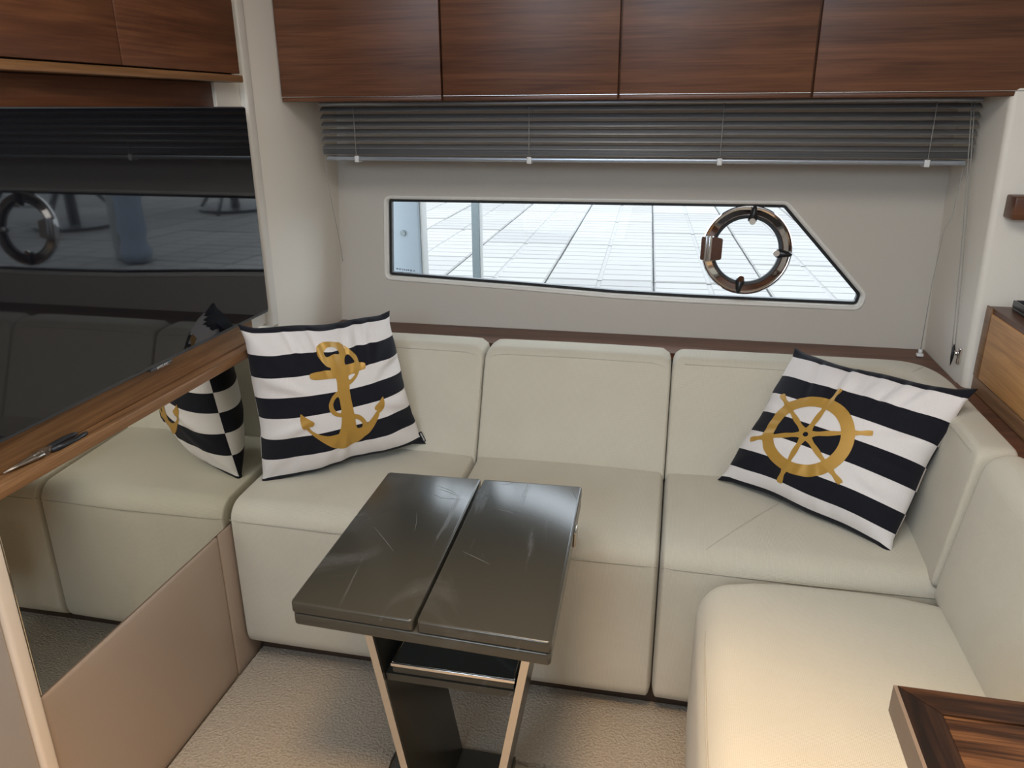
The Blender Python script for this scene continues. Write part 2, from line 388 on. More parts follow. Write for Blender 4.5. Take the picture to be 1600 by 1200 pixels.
rings = [[W(*p, o_) for p in offset(WIN, d)] for d, o_ in ((-0.0075, 0.004), (-0.0075, -0.0012), (-0.005, -0.0030), (-0.001, -0.0026), (0.003, 0.001), (0.0045, 0.006), (0.0048, 0.020))]
obj('window_lip', loft(rings), 'white_trim', win)
rings = [[W(*p, o_) for p in offset(WIN, d)] for d, o_ in ((0.0040, 0.019), (0.0040, 0.0150), (0.0105, 0.0135), (0.0125, 0.0150), (0.0125, 0.030), (0.0040, 0.030), (0.0040, 0.019))]
obj('gasket', loft(rings), 'black', win, auto=40)
PORT = (1.171, 0.9405)
# the pane, one sheet behind the gasket
gpoly = offset(WIN, 0.010)
obj('pane', prism(gpoly, lambda x, z: W(x, z, 0.024), lambda x, z: W(x, z, 0.029)), 'glass', win, smooth=False)
ex = Vector((1, 0, 0)); ez = Vector((0, KL, 1)).normalized(); en = ez.cross(ex) * -1
en = Vector((0, -1, KL)).normalized()   # into the room
pc = Vector(W(*PORT, 0.0235))
ring = obj('porthole_ring', lathe([(0.1185, 0.0), (0.1190, 0.010), (0.1165, 0.0150), (0.1135, 0.0150), (0.1128, 0.0095), (0.0950, 0.0185), (0.0930, 0.0185), (0.0925, 0.0150), (0.0925, 0.0)], pc, ex, ez, en, 96), 'chrome', win, auto=18)
obj('seal', lathe([(0.0924, 0.0), (0.0924, 0.0150), (0.0850, 0.0135), (0.0838, 0.0110), (0.0838, 0.0)], pc, ex, ez, en, 64), 'black', ring, auto=50)
def port_pt(r_, a, h, t=0.0):
    d = ex*math.cos(a)+ez*math.sin(a); s = -ex*math.sin(a)+ez*math.cos(a)
    return pc+d*r_+s*t+en*h
def latch(a):
    rg = []
    for r_, wd, h in ((0.0735, 0.0006, 0.020), (0.0745, 0.0050, 0.022), (0.078, 0.0075, 0.0245), (0.084, 0.0080, 0.027), (0.092, 0.0072, 0.030), (0.102, 0.0055, 0.030), (0.112, 0.0042, 0.028), (0.1165, 0.0028, 0.026), (0.1180, 0.0005, 0.024)):
        c = [list(port_pt(r_, a, h*0.5+h*0.5*math.sin(t), 1.55*wd*math.cos(t))) for t in np.linspace(0, 2*math.pi, 13)[:-1]]
        rg.append(c)
    return loft(rg, caps=True)
for a in (84, -4, -97): 
    la = obj('latch', latch(math.radians(a)), 'black_gloss', ring)
    obj('latch_tip', tube([port_pt(0.076, math.radians(a), 0.024), port_pt(0.0765, math.radians(a), 0.0285)], 0.0085, 14), 'chrome', ring, auto=40)
hg = math.radians(179)
def hinge_plate(t0, t1, h0, h1):
    P = fillet([(t0, -0.033), (t1, -0.028), (t1, 0.028), (t0, 0.033)], 0.006, 4)
    return prism(P, lambda t, s: port_pt(0.1185-t, hg, h0, s), lambda t, s: port_pt(0.1185-t, hg, h1, s))
obj('hinge', join(hinge_plate(-0.002, 0.016, 0.012, 0.024), hinge_plate(0.026, 0.054, 0.012, 0.026),
    tube([port_pt(0.0985, hg, 0.025, -0.034), port_pt(0.0985, hg, 0.025, 0.034)], 0.0062, 12),
    tube([port_pt(0.1075, hg, 0.021, -0.034), port_pt(0.1075, hg, 0.021, 0.034)], 0.0040, 12),
    tube([port_pt(0.0900, hg, 0.021, -0.034), port_pt(0.0900, hg, 0.021, 0.034)], 0.0040, 12)), 'chrome', ring, auto=40)
# small dark maker's marks printed on the glass, lower left (too small to read)
mk = []
for i, (dx, wd, hh) in enumerate(((0, .0062, .0030), (.0095, .0050, .0052), (.0185, .0036, .0046), (.0245, .0036, .0046), (.0310, .0095, .0040), (.0440, .0052, .0056), (.0535, .0048, .0040))):
    x_, z_ = 0.168+dx, 0.8555-dx*0.085
    for q in ((0, 1),) if i == 0 else ((0, .38), (.62, 1)):
        mk.append(box(x_+wd*q[0], x_+wd*q[1], 0, 0.0006, z_-hh/2, z_+hh/2))
for x_, wd in ((0.176, .014), (0.196, .018)): mk.append(box(x_, x_+wd, 0, 0.0006, 0.8462-(x_-.168)*.085, 0.8474-(x_-.168)*.085))
gm = join(*mk); gm[0][:, 1] += 2.116+(gm[0][:, 2]-0.70)*KL+0.0232
obj('glass_mark', gm, 'black', win, smooth=False)

# pillar right of the window: rounded end of the alcove wall, leaning with the hull
def pillar_warp(p): return np.array([p[0], p[1]+(p[2]-0.70)*(0.087 if p[1] < 2.0 else KL), p[2]])
struct('wall_hull_right', box(1.61, 2.158, 1.86, 2.20, -0.012, 0.684), 'plinth')
struct('wall_alcove_right', rbox(1.642, 2.158, 1.812, 2.20, 0.660, 1.352, r=0.014, seg=5, div=(1, 1, 3), warp=pillar_warp), 'cream_side_lit', smooth=True)

# ------------------------------------------------------------------ left side: leather panel, mirror, shelf, TV, cupboards
def leather_warp(p): return p
lp = empty('leather_panel', (0, 1.1, 0.0), 'padded taupe leather panel along the floor below the mirror', 'panel')
obj('pad', rbox(-0.04, 0.0, 0.836, 1.362, -0.010, 0.3885, r=0.010, seg=4, div=(1, 10, 8), puff=(0.004, 0, 0)), 'leather', lp)
obj('end_pad', rbox(-0.04, -0.001, 1.3645, 1.52, -0.010, 0.3885, r=0.005, seg=3), 'leather', lp)
tag(obj('wall_mirror', rbox(-0.02, -0.0005, 0.836, 1.695, 0.391, 0.774, r=0.001, seg=1), 'mirror', smooth=False), 'long mirror set into the wall under the wooden television shelf', 'mirror')
ep = empty('end_panel', (0, 0.5, -0.012), 'greige upright panel with edge strip coloured as warmly lit at the near end of the mirror', 'panel')
obj('panel', rbox(-0.044, 0.016, 0.20, 0.788, -0.011, 0.772, r=0.004, seg=2), 'panel_grey', ep)
obj('edge_strip', rbox(-0.044, 0.024, 0.7885, 0.8165, -0.011, 0.772, r=0.007, seg=4), 'peach_lit', ep)
sh = empty('wall_shelf', (0, 0.9, 0.775), 'narrow wooden shelf with raised lip under the television', 'shelf')
obj('board', rbox(-0.044, 0.040, 0.20, 1.597, 0.776, 0.790, r=0.002), 'teak_y', sh)
obj('lip', rbox(0.0405, 0.049, 0.20, 1.597, 0.7755, 0.7965, r=0.002), 'teak_y', sh)
obj('backboard', rbox(-0.044, 0.010, 0.20, 1.597, 0.7905, 1.312, r=0.002), 'teak_y', sh)
obj('shaded_board', rbox(-0.044, -0.020, 0.20, 1.643, 1.3130, 1.3628, r=0.001), 'walnut_y', sh)  # darker wood than the backboard stands in for shade under the cupboard
tv = empty('television', (0.02, 1.15, 0.846), 'large black flat television reflecting the window, above the wooden shelf', 'television')
TVY0 = 0.80
obj('housing', rbox(0.0115, 0.0285, TVY0, 1.645, 0.8455, 1.3135, r=0.003), 'tvframe', tv)
obj('screen', rbox(0.0288, 0.0305, TVY0+0.003, 1.642, 0.8535, 1.311, r=0.0006, seg=1), 'screen', tv, smooth=False)
obj('logo_bump', rbox(0.0155, 0.0290, 1.198, 1.262, 0.8400, 0.8460, r=0.0015), 'tvframe', tv)
def text_geo(s, size, f):
    c = bpy.data.curves.new('lettering', 'FONT'); c.body = s; c.size = size; c.align_x = 'CENTER'; c.resolution_u = 2
    o = bpy.data.objects.new('lettering', c); COL.objects.link(o)
    dg = bpy.context.evaluated_depsgraph_get(); me = o.evaluated_get(dg).to_mesh()
    V = np.array([f(v.co.x, v.co.y) for v in me.vertices]); Fc = [tuple(p.vertices) for p in me.polygons]
    bpy.data.objects.remove(o); bpy.data.curves.remove(c); return V, Fc
obj('lettering', text_geo('SAMSUNG', 0.0075, lambda x, y: (0.0294, 1.231+x*1.0, 0.8408+y)), 'logo', tv, smooth=False)
# cupboards above the television
lc = empty('wall_cupboard', (0, 1.0, 1.365), 'walnut wall cupboard above the television with two visible doors', 'cupboard')
obj('carcass', rbox(-0.044, 0.002, 0.20, 1.652, 1.3635, 1.92, r=0.002), 'plinth', lc)  # dark colour stands in for shade in the gaps between the doors
for y0, y1 in ((0.20, 0.735), (0.738, 1.268), (1.2715, 1.654)):
    obj('door', rbox(0.003, 0.020, y0, y1, 1.3815, 1.915, r=0.0015), 'walnut_y', lc)
obj('lip', rbox(0.003, 0.026, 0.20, 1.656, 1.3635, 1.3785, r=0.003), 'teak_y', lc)

# pliers on the shelf
pl = empty('pliers', (0.018, 0.93, 0.790), 'long nose pliers with black grips lying on the wooden shelf', 'pliers')
zz = 0.7955
def jaw(s):
    pts = [(0.0175+s*0.0006, 0.853, zz), (0.0185+s*0.0020, 0.880, zz), (0.0195+s*0.0040, 0.905, zz), (0.0205+s*0.0055, 0.922, zz)]
    return tube(pts, [0.0008, 0.0022, 0.0034, 0.0046], 10)
obj('jaw', jaw(1), 'tool_steel', pl); obj('jaw', jaw(-1), 'tool_steel', pl)
obj('pivot', join(tube([(0.0205, 0.929, zz-0.0052), (0.0205, 0.929, zz+0.0056)], 0.0075, 18), tube([(0.0205, 0.918, zz), (0.0205, 0.944, zz)], [0.0062, 0.0056], 12)), 'tool_steel', pl, auto=40)
obj('grip', tube([(0.0245, 0.940, zz), (0.0315, 0.958, zz), (0.0345, 0.980, zz), (0.0325, 1.000, zz), (0.0300, 1.012, zz)], [0.0045, 0.0052, 0.0050, 0.0046, 0.0030], 12), 'grip', pl)
obj('grip', tube([(0.0160, 0.940, zz), (0.0095, 0.958, zz), (0.0055, 0.980, zz), (0.0045, 1.000, zz), (0.0045, 1.012, zz)] if False else [(0.0165, 0.940, zz), (0.0135, 0.955, zz), (0.0135, 0.978, zz), (0.0150, 0.996, zz), (0.0160, 1.006, zz)], [0.0045, 0.0052, 0.0050, 0.0046, 0.0030], 12), 'grip', pl)

# ------------------------------------------------------------------ overhead cupboards along the hull side
oc = empty('overhead_cupboard', (0.83, 1.95, 1.324), 'long dark walnut overhead cupboard above the window with flush doors', 'cupboard')
obj('carcass', rbox(0.002, 2.155, 1.884, 2.185, 1.3245, 1.925, r=0.002), 'walnut_x', oc)
for k in range(5):
    x0, x1 = 0.003+k*0.4166, 0.003+(k+1)*0.4166-0.0045
    d = obj('door', rbox(x0, x1, 1.868, 1.8835, 1.3360, 1.922, r=0.0015), 'walnut_x', oc)
    obj('pull_strip', rbox(x0, x1, 1.8662, 1.8725, 1.3345, 1.3362, r=0.0005, seg=1), 'brushed', d, smooth=False)
    obj('door_foot', rbox(x0, x1, 1.869, 1.8835, 1.3248, 1.3343, r=0.0015), 'walnut_x', d)

# ------------------------------------------------------------------ venetian blind
bl = empty('venetian_blind', (0.83, 2.0, 1.178), 'raised grey venetian blind hanging above the window', 'blind')
BY = 2.0
def slat(zc, x0, x1, tilt, wd=0.025, by=BY):
    V = []; n = 6
    for x in (x0, x1):
        for t in (0.0003, -0.0003):
            for i in range(n+1):
                s = (i/n-0.5)*wd; arch = 0.0022*(1-(2*s/wd)**2)
                y = s*math.cos(tilt)-(arch+t)*math.sin(tilt)*1.0; z = s*math.sin(tilt)+(arch+t)*math.cos(tilt)
                V.append((x, by+y, zc+z))
    m_ = n+1; Fc = []
    for i in range(n):
        Fc += [(i, i+1, 2*m_+i+1, 2*m_+i), (m_+i, 3*m_+i, 3*m_+i+1, m_+i+1)]
        Fc += [(i, m_+i, m_+i+1, i+1), (2*m_+i, 2*m_+i+1, 3*m_+i+1, 3*m_+i)]
    Fc += [(0, 2*m_, 3*m_, m_), (n, m_+n, 3*m_+n, 2*m_+n)]
    return np.array(V), Fc
for k in range(6):
    zc = 1.3100-0.0188*k
    obj('slat', slat(zc-0.003, 0.043, 1.632, math.radians(27)), 'blind', bl)
for k in range(5):
    obj('slat', slat(1.2045-0.0026*k, 0.044+0.001*(k % 2), 1.631, math.radians(4)), 'blind', bl)
obj('bottom_rail', rbox(0.052, 1.620, BY-0.0125, BY+0.0125, 1.1775, 1.1890, r=0.004, seg=3), 'rail', bl)
obj('head_rail', rbox(0.043, 1.632, BY-0.0125, BY+0.0125, 1.3155, 1.3235, r=0.002), 'rail', bl)
for x in (0.139, 0.605, 1.074, 1.537):
    obj('ladder_cord', join(tube([(x, BY-0.0138, 1.3160), (x, BY-0.0138, 1.1885)], 0.0008, 6), tube([(x+0.004, BY+0.0138, 1.3160), (x+0.004, BY+0.0138, 1.1885)], 0.0008, 6)), 'cord', bl)
    obj('rail_clip', rbox(x-0.006, x+0.006, BY-0.0145, BY+0.0145, 1.1735, 1.1905, r=0.002), 'clip', bl)
def sagline(a, b_, n=10, sag=0.0, side=(0, 0, 0)):
    return [Vector(a).lerp(Vector(b_), t)+Vector(side)*math.sin(math.pi*t)+Vector((0, 0, -sag*math.sin(math.pi*t))) for t in np.linspace(0, 1, n)]
for dx in (0.0, 0.0055):
    obj('pull_cord', tube(sagline((1.610+dx, BY-0.004, 1.3160), (1.6245+dx*0.8, 1.868-dx, 0.772), side=(0.004, 0.004, 0)), 0.0010, 6), 'cord', bl)
obj('guide_cord', tube([(1.618, BY-0.004, 1.19), (1.614, 1.999, 1.06), (1.602, 2.0, 1.03), (1.603, 2.02, 0.90), (1.612, 2.045, 0.722)], 0.0007, 6), 'cord', bl)
obj('guide_cord', tube([(0.0435, BY, 1.205), (0.0425, BY+0.001, 1.18), (0.034, 2.03, 1.09), (0.027, 2.07, 1.00), (0.017, 2.11, 0.93), (0.012, 2.128, 0.878)], 0.0008, 6), 'cord', bl)
ct = empty('cord_cleat', (1.63, 1.855, 0.745), 'small chrome cleat holding the blind cords on the right pillar', 'cleat')
obj('body', join(rbox(1.6335, 1.6415, 1.848, 1.860, 0.745, 0.785, r=0.003, seg=3), tube([(1.630, 1.852, 0.768), (1.630, 1.866, 0.780)], 0.003, 8)), 'chrome', ct)
obj('cheek', loft([[(1.6255+0.002*s, 1.8625, zc+0.0*s) for s, zc in ((0, 0.738), (1, 0.748), (2, 0.765), (1, 0.785), (0, 0.790), (-1, 0.78), (-1.2, 0.760))], [(1.6255+0.002*s, 1.8665, zc) for s, zc in ((0, 0.738), (1, 0.748), (2, 0.765), (1, 0.785), (0, 0.790), (-1, 0.78), (-1.2, 0.760))]], caps=True), 'black_gloss', ct)
gc = empty('cord_clip', (1.612, 2.045, 0.703), 'tiny clear clip anchoring a blind cord on the ledge', 'clip')
obj('foot', join(rbox(1.604, 1.620, 2.038, 2.052, 0.7035, 0.711, r=0.002), tube([(1.612, 2.045, 0.71), (1.612, 2.045, 0.722)], 0.005, 12)), 'clip', gc)

# ------------------------------------------------------------------ ledge behind the sofa, cabinet on the right
lg = [(0.004, 1.955), (1.585, 1.955), (1.60, 1.70), (1.60, 0.60), (1.658, 0.60), (1.658, 1.85), (1.6395, 1.85), (1.6395, 2.112), (0.004, 2.112)]
ledge = tag(obj('ledge', prism(lg, lambda x, y: np.array([x, y, 0.686]), lambda x, y: np.array([x, y, 0.7025])), 'walnut_x', smooth=False), 'dark wooden ledge running behind the sofa backs under the window', 'ledge')
rc = empty('side_cabinet', (1.9, 1.2, 0.60), 'low orange brown wooden cabinet beyond the right sofa back', 'cabinet')
obj('body', rbox(1.660, 2.155, 0.60, 1.808, 0.60, 0.896, r=0.004), 'walnut_y', rc)
obj('door_panel', rbox(1.6565, 1.6605, 0.64, 1.775, 0.7385, 0.886, r=0.0015), 'cherry_lit_y', rc)
obj('frame_rail', rbox(1.6575, 1.6605, 0.62, 1.807, 0.7035, 0.7365, r=0.001), 'teak_y', rc)
obj('frame_stile', rbox(1.6560, 1.6605, 1.7775, 1.8075, 0.7375, 0.897, r=0.001), 'teak_y', rc)
tag(obj('display_shelf', rbox(1.664, 2.150, 1.795, 1.846, 1.082, 1.130, r=0.004), 'walnut_x'), 'thick wooden shelf end on the right pillar', 'shelf')
tr = empty('black_tray', (1.75, 1.70, 0.8965), 'black tray on top of the orange brown side cabinet', 'tray')
obj('base', rbox(1.692, 1.86, 1.60, 1.775, 0.8965, 0.903, r=0.002), 'black_gloss', tr)
obj('rim', join(*[rbox(*q, r=0.002) for q in ((1.692, 1.697, 1.60, 1.775, 0.903, 0.918), (1.855, 1.86, 1.60, 1.775, 0.903, 0.918), (1.697, 1.855, 1.77, 1.775, 0.903, 0.918), (1.697, 1.855, 1.60, 1.605, 0.903, 0.918))]), 'black_gloss', tr)

# ------------------------------------------------------------------ sofa
sofa = empty('corner_sofa', (0.9, 1.6, -0.011), 'beige woven corner sofa built in under the window', 'sofa')
XS = 4.0   # the side edges of each cushion are much tighter than the front ones
def seat(x0, x1, y0=1.402, y1=1.795, z1=0.455, r=0.045):
    def wp(p):
        k = np.clip((p[1]-y0)/(y1-y0), 0, 1); top = np.clip((p[2]-0.36)/(z1-0.36), 0, 1)
        return np.array([p[0]/XS, p[1], p[2]+top*(-0.012+0.018*k)])
    c = obj('seat', rbox(x0*XS, x1*XS, y0, y1, 0.050, z1, r=r, seg=7, div=(8, 6, 6), puff=(0, 0.005, 0.009), warp=wp), 'upholstery', sofa)
    zs, ys = z1-r-0.004, y0-0.0035
    obj('seam', tube([(x0+0.004, ys+0.0055, zs), (x0+0.03, ys+0.002, zs), ((x0+x1)/2, ys-0.0012, zs), (x1-0.03, ys+0.002, zs), (x1-0.004, ys+0.0055, zs)], 0.0013, 6), 'seam', c)
    return c
seat(0.002, 0.5120); seat(0.5135, 0.9922); s3 = seat(0.9937, 1.600)
obj('mitre_seam', tube([(1.085, 1.425, 0.4475), (1.17, 1.53, 0.4600), (1.26, 1.64, 0.466), (1.34, 1.735, 0.4640)], 0.0005, 6), 'upholstery', s3)
# seat of the side arm, nearer and fuller
def rs_warp(p):
    k = np.clip((p[1]-1.12)/0.24, 0, 1)   # far corner drawn round in plan
    q = p.copy()
    if p[0] < 1.25: q[1] -= 0.042*k*((1.25-p[0])/0.18)**2
    if p[0] > 1.40: q[1] -= 0.020*k*((p[0]-1.40)/0.12)**1.6
    return q
rsc = obj('seat', rbox(1.070, 1.600, 0.60, 1.380, 0.050, 0.434, r=0.055, seg=8, div=(8, 12, 5), puff=(0.006, 0.006, 0.012), warp=rs_warp), 'upholstery', sofa)
obj('seam', tube([(1.0815, 0.62, 0.4155), (1.0775, 0.8, 0.4155), (1.0765, 0.95, 0.4155), (1.0790, 1.15, 0.4155), (1.084, 1.22, 0.416)], 0.0012, 6), 'seam', rsc)
obj('plinth', join(box(0.004, 1.15, 1.470, 1.72, -0.011, 0.40), box(1.12, 1.60, 0.62, 1.469, -0.011, 0.30)), 'plinth', sofa, smooth=False)
LEAN = 0.436
XB = 2.0
ZT_B = 0.7225
def corner(s0, s1, s, z, R=0.030):
    e = min(s-s0, s1-s)
    if e >= R: return z
    drop = R-math.sqrt(max(0, R*R-(R-e)**2))
    return z-drop*np.clip((z-0.60)/(ZT_B-0.60), 0, 1)
def back_flat(p): return np.array([p[0], 1.7425+(p[2]-0.461)*LEAN+p[1], p[2]])
def backrest(x0, x1):
    fn = lambda p: back_flat(np.array([p[0]/XB, p[1], corner(x0, x1, p[0]/XB, p[2])]))
    c = obj('backrest', rbox(x0*XB, x1*XB, 0.0, 0.088, 0.43, ZT_B, r=0.015, seg=5, div=(30, 1, 6), puff=(0, 0.004, 0.003), warp=fn), 'upholstery', sofa)
    pts = [(x0+0.0015, 0.0050, 0.62), (x0+0.003, 0.0035, 0.672), (x0+0.010, 0.0012, 0.692), (x0+0.020, 0.0002, 0.701), (x0+0.05, -0.0008, 0.7065), ((x0+x1)/2, -0.0015, 0.7085), (x1-0.05, -0.0008, 0.7065), (x1-0.020, 0.0002, 0.701), (x1-0.010, 0.0012, 0.692), (x1-0.003, 0.0035, 0.672), (x1-0.0015, 0.0050, 0.62)]
    obj('seam', tube([back_flat(np.array(p)) for p in pts], 0.0012, 6), 'seam', c)
backrest(0.003, 0.5125); backrest(0.5140, 0.9925)
# corner back bends round the corner and runs towards the camera
CR = 0.030; CX, CY = 1.512-CR, 1.7425-CR
SX0 = 0.9940
Ls = CX-SX0; La = CR*math.pi/2; Le = CY-1.398
RT = 0.075; tot = Ls+La+Le
def back_bend(p):
    s, d, z = p
    ob = (z-0.461)*LEAN+d; orr = (z-0.461)*0.12+d*RT/0.092
    if s <= Ls: return np.array([SX0+s, 1.7425+ob, z])
    if s <= Ls+La:
        a = (s-Ls)/CR; sa, ca = math.sin(a), math.cos(a)
        return np.array([CX+CR*sa+orr*sa**0.55, CY+CR*ca+ob*max(ca, 0)**0.55, z])
    return np.array([CX+CR+orr, CY-(s-Ls-La), z])
V, Fc = rbox(0, tot*XB, 0.0, 0.088, 0.43, ZT_B, r=0.015, seg=5, div=(220, 1, 6), puff=(0, 0.003, 0.002))
c = obj('backrest', (np.array([back_bend(np.array([p[0]/XB, p[1], corner(0, tot, p[0]/XB, p[2])])) for p in V]), Fc), 'upholstery', sofa)
obj('seam', tube([back_bend(np.array([s_, -0.0006, 0.7080])) for s_ in np.linspace(0.03, tot-0.03, 60)], 0.0012, 6), 'seam', c)
sm_ = Ls+La*0.5
obj('mitre_seam', tube([back_bend(np.array([sm_, d, z])) for d, z in ((-0.0004, 0.7085), (0.005, 0.7185), (0.016, 0.7232), (0.05, 0.7242), (0.074, 0.7228))], 0.0012, 6), 'seam', c)
# near right back
def back_right(p): return np.array([1.508+(p[2]-0.461)*0.14+p[1], p[0], p[2]])
V, Fc = rbox(0.60, 1.392, 0.0, 0.075, 0.41, 0.732, r=0.036, seg=7, div=(12, 1, 6), puff=(0, 0.010, 0.005))
c = obj('backrest', (np.array([back_right(p) for p in V]), Fc), 'upholstery', sofa)

# ------------------------------------------------------------------ carpet
def wob(p, q, n):
    return [(p[0]+(q[0]-p[0])*t+random.uniform(-.0022, .0022), p[1]+(q[1]-p[1])*t+random.uniform(-.0022, .0022)) for t in np.linspace(0, 1, n)[:-1]]
CP = [(0.006, 0.822), (0.026, 0.822), (0.026, 0.25), (0.452, 0.25)]+wob((0.452, 0.25), (0.462, 1.224), 50)[1:]+wob((0.462, 1.224), (1.10, 1.252), 90)+[(1.10, 1.252), (1.10, 1.4685), (0.006, 1.4685)]
tag(obj('carpet', prism(CP, lambda x, y: np.array([x, y, -0.0115]), lambda x, y: np.array([x, y, 0.0])), 'carpet', smooth=False), 'beige cut pile carpet in front of the sofa', 'carpet')
sw_ = empty('floor_screw', (0.835, 1.215, -0.012), 'small steel screw in the tan floor panel right of the table foot', 'screw')
obj('head', tube([(0.835, 1.222, -0.0118), (0.835, 1.222, -0.0095)], 0.0045, 14), 'tool_steel', sw_, auto=40)
obj('recess', tube([(0.835, 1.222, -0.0096), (0.835, 1.222, -0.0092)], 0.0018, 6), 'black', sw_, auto=40)

# ------------------------------------------------------------------ table
tb = empty('folding_table', (0.64, 1.12, 0.0), 'dark glossy pedestal table with two folded leaves in front of the sofa', 'table')
# plan: corners slightly out of square as seen
def TP(s, t, z):   # s 0..1 left-right, t 0..1 near-far at the top face (z=.60)
    a = np.array([0.442, 0.893]); b_ = np.array([0.849, 0.877]); c_ = np.array([0.833, 1.359]); d_ = np.array([0.432, 1.346])
    q = (1-t)*((1-s)*a+s*b_)+t*((1-s)*d_+s*c_); return np.array([q[0], q[1], z])
def slab_top(s0, s1, t0, t1, z0, z1, rc_=0.008, rb=0.0035):
    P = fillet([(s0, t0), (s1, t0), (s1, t1), (s0, t1)], rc_/0.43, 5)
    rg = []
    for dz, ins in ((0, 0.9), (0.3, 0.25), (1, 0)):
        rg.append([TP(*p, z0+rb*dz) for p in offset(P, rb*ins/0.43)])
    for dz, ins in ((1, 0), (0.3, 0.25), (0, 0.9)):
        rg.append([TP(*p, z1-rb*dz) for p in offset(P, rb*ins/0.43)])
    return loft(rg, caps=True)
obj('leaf', slab_top(0.0, 0.490, 0, 1, 0.5795, 0.600), 'lacquer', tb, auto=50)
obj('leaf', slab_top(0.503, 1.0, 0, 1, 0.5795, 0.600), 'lacquer', tb, auto=50)
obj('base_board', slab_top(0.004, 0.998, 0.003, 0.997, 0.5575, 0.5785), 'lacquer', tb, auto=50)
obj('hinge_plate', rbox(0.838, 0.8425, 1.19, 1.222, 0.563, 0.592, r=0.0015), 'tool_steel', tb)
def side_panel(xt, xb, w_, y0, y1, z0, z1):
    P = fillet([(y0, z0), (y1, z0), (y1, z1), (y0, z1)], 0.003, 2)
    f = lambda dx: (lambda y, z: np.array([xb+(xt-xb)*(z-z0)/(z1-z0)+dx, y, z]))
    return prism(P, f(0), f(w_))
obj('side_panel', side_panel(0.498, 0.592, 0.014, 1.0, 1.232, 0.012, 0.5573), 'lacquer', tb, smooth=False)
obj('side_panel', side_panel(0.812, 0.718, -0.014, 1.0, 1.232, 0.012, 0.5573), 'lacquer', tb, smooth=False)
for xt, xb, d in ((0.498, 0.592, 0.0135), (0.812, 0.718, -0.0135)):
    obj('metal_edge', side_panel(xt, xb, d, 0.9945, 0.9995, 0.012, 0.5573), 'brushed', tb, smooth=False)
def xs(z): return 0.592-(0.592-0.498)*(z-0.012)/0.5453
obj('shelf_board', prism([(xs(0.377)+0.015, 0.377), (0.718+0.592-xs(0.377)-0.015, 0.377), (0.718+0.592-xs(0.391)-0.015, 0.391), (xs(0.391)+0.015, 0.391)],
    lambda x, z: np.array([x, 1.004, z]), lambda x, z: np.array([x, 1.228, z])), 'lacquer', tb, smooth=False)
dr = obj('tray_box', rbox(0.553, 0.768, 1.006, 1.215, 0.3915, 0.410, r=0.002), 'lacquer', tb)
obj('tray_rim', join(*[rbox(*q, r=0.0018) for q in ((0.551, 0.770, 1.003, 1.0075, 0.4065, 0.4135), (0.551, 0.5555, 1.008, 1.217, 0.4065, 0.4135), (0.7655, 0.770, 1.008, 1.217, 0.4065, 0.4135), (0.556, 0.765, 1.2125, 1.217, 0.4065, 0.4135))]), 'chrome', dr)
obj('foot_plate', rbox(0.470, 0.722, 0.985, 1.236, -0.0118, 0.0115, r=0.003), 'lacquer', tb)
# scuffs on the leaves: short pale scratches lying on the lacquer
sc_geo = []
for (s0, t0, s1, t1, bow) in ((.30, .90, .41, .84, .003), (.31, .875, .42, .825, .002), (.29, .83, .35, .79, .001), (.34, .80, .45, .80, .001), (.12, .52, .27, .37, .0005), (.27, .66, .31, .52, .001),
                              (.55, .93, .60, .82, -.004), (.62, .75, .71, .73, .0005), (.56, .42, .69, .36, .0005), (.95, .985, .992, .88, -.001), (.60, .96, .66, .985, .003)):
    pts = [TP(s0+(s1-s0)*k+bow*math.sin(math.pi*k)*4, t0+(t1-t0)*k, 0.6001) for k in np.linspace(0, 1, 7)]
    sc_geo.append(tube(pts, [0.0001, .0002, .0003, .0003, .0003, .0002, 0.0001], 4))
obj('scuff_marks', join(*sc_geo), 'scuff', tb, smooth=False)['kind'] = 'stuff'

# ------------------------------------------------------------------ dark wood table at lower right
wt = empty('wood_table', (1.4, 0.5, -0.012), 'dark brown framed wooden table corner at the lower right', 'table')
X0, Y1, ZT = 1.253, 0.757, 0.70
FW = 0.036
def mitre(P): return prism(P, lambda x, y: np.array([x, y, 0.6645]), lambda x, y: np.array([x, y, ZT]))
obj('frame_rail', mitre([(X0+0.0045, Y1), (1.53, Y1), (1.53-FW, Y1-FW), (X0+0.0045+FW, Y1-FW)]), 'wenge_x', wt, smooth=False)
obj('frame_rail', mitre([(X0+0.0045, Y1-0.0008), (X0+0.0045+FW-0.0004, Y1-FW-0.0008), (X0+0.0045+FW-0.0004, 0.30), (X0+0.0045, 0.30)]), 'wenge_y', wt, smooth=False)
obj('edge_band', rbox(X0, X0+0.0042, 0.30, Y1, 0.6645, ZT+0.0003, r=0.0004, seg=1), 'side_edge', wt, smooth=False)
obj('centre_panel', rbox(X0+0.0052+FW, 1.49, 0.30, Y1-FW-0.0008, 0.668, 0.6985, r=0.0006, seg=1), 'wenge_mid', wt, smooth=False)
obj('leg', rbox(1.37, 1.43, 0.36, 0.42, -0.0118, 0.6643, r=0.004), 'wenge_y', wt)

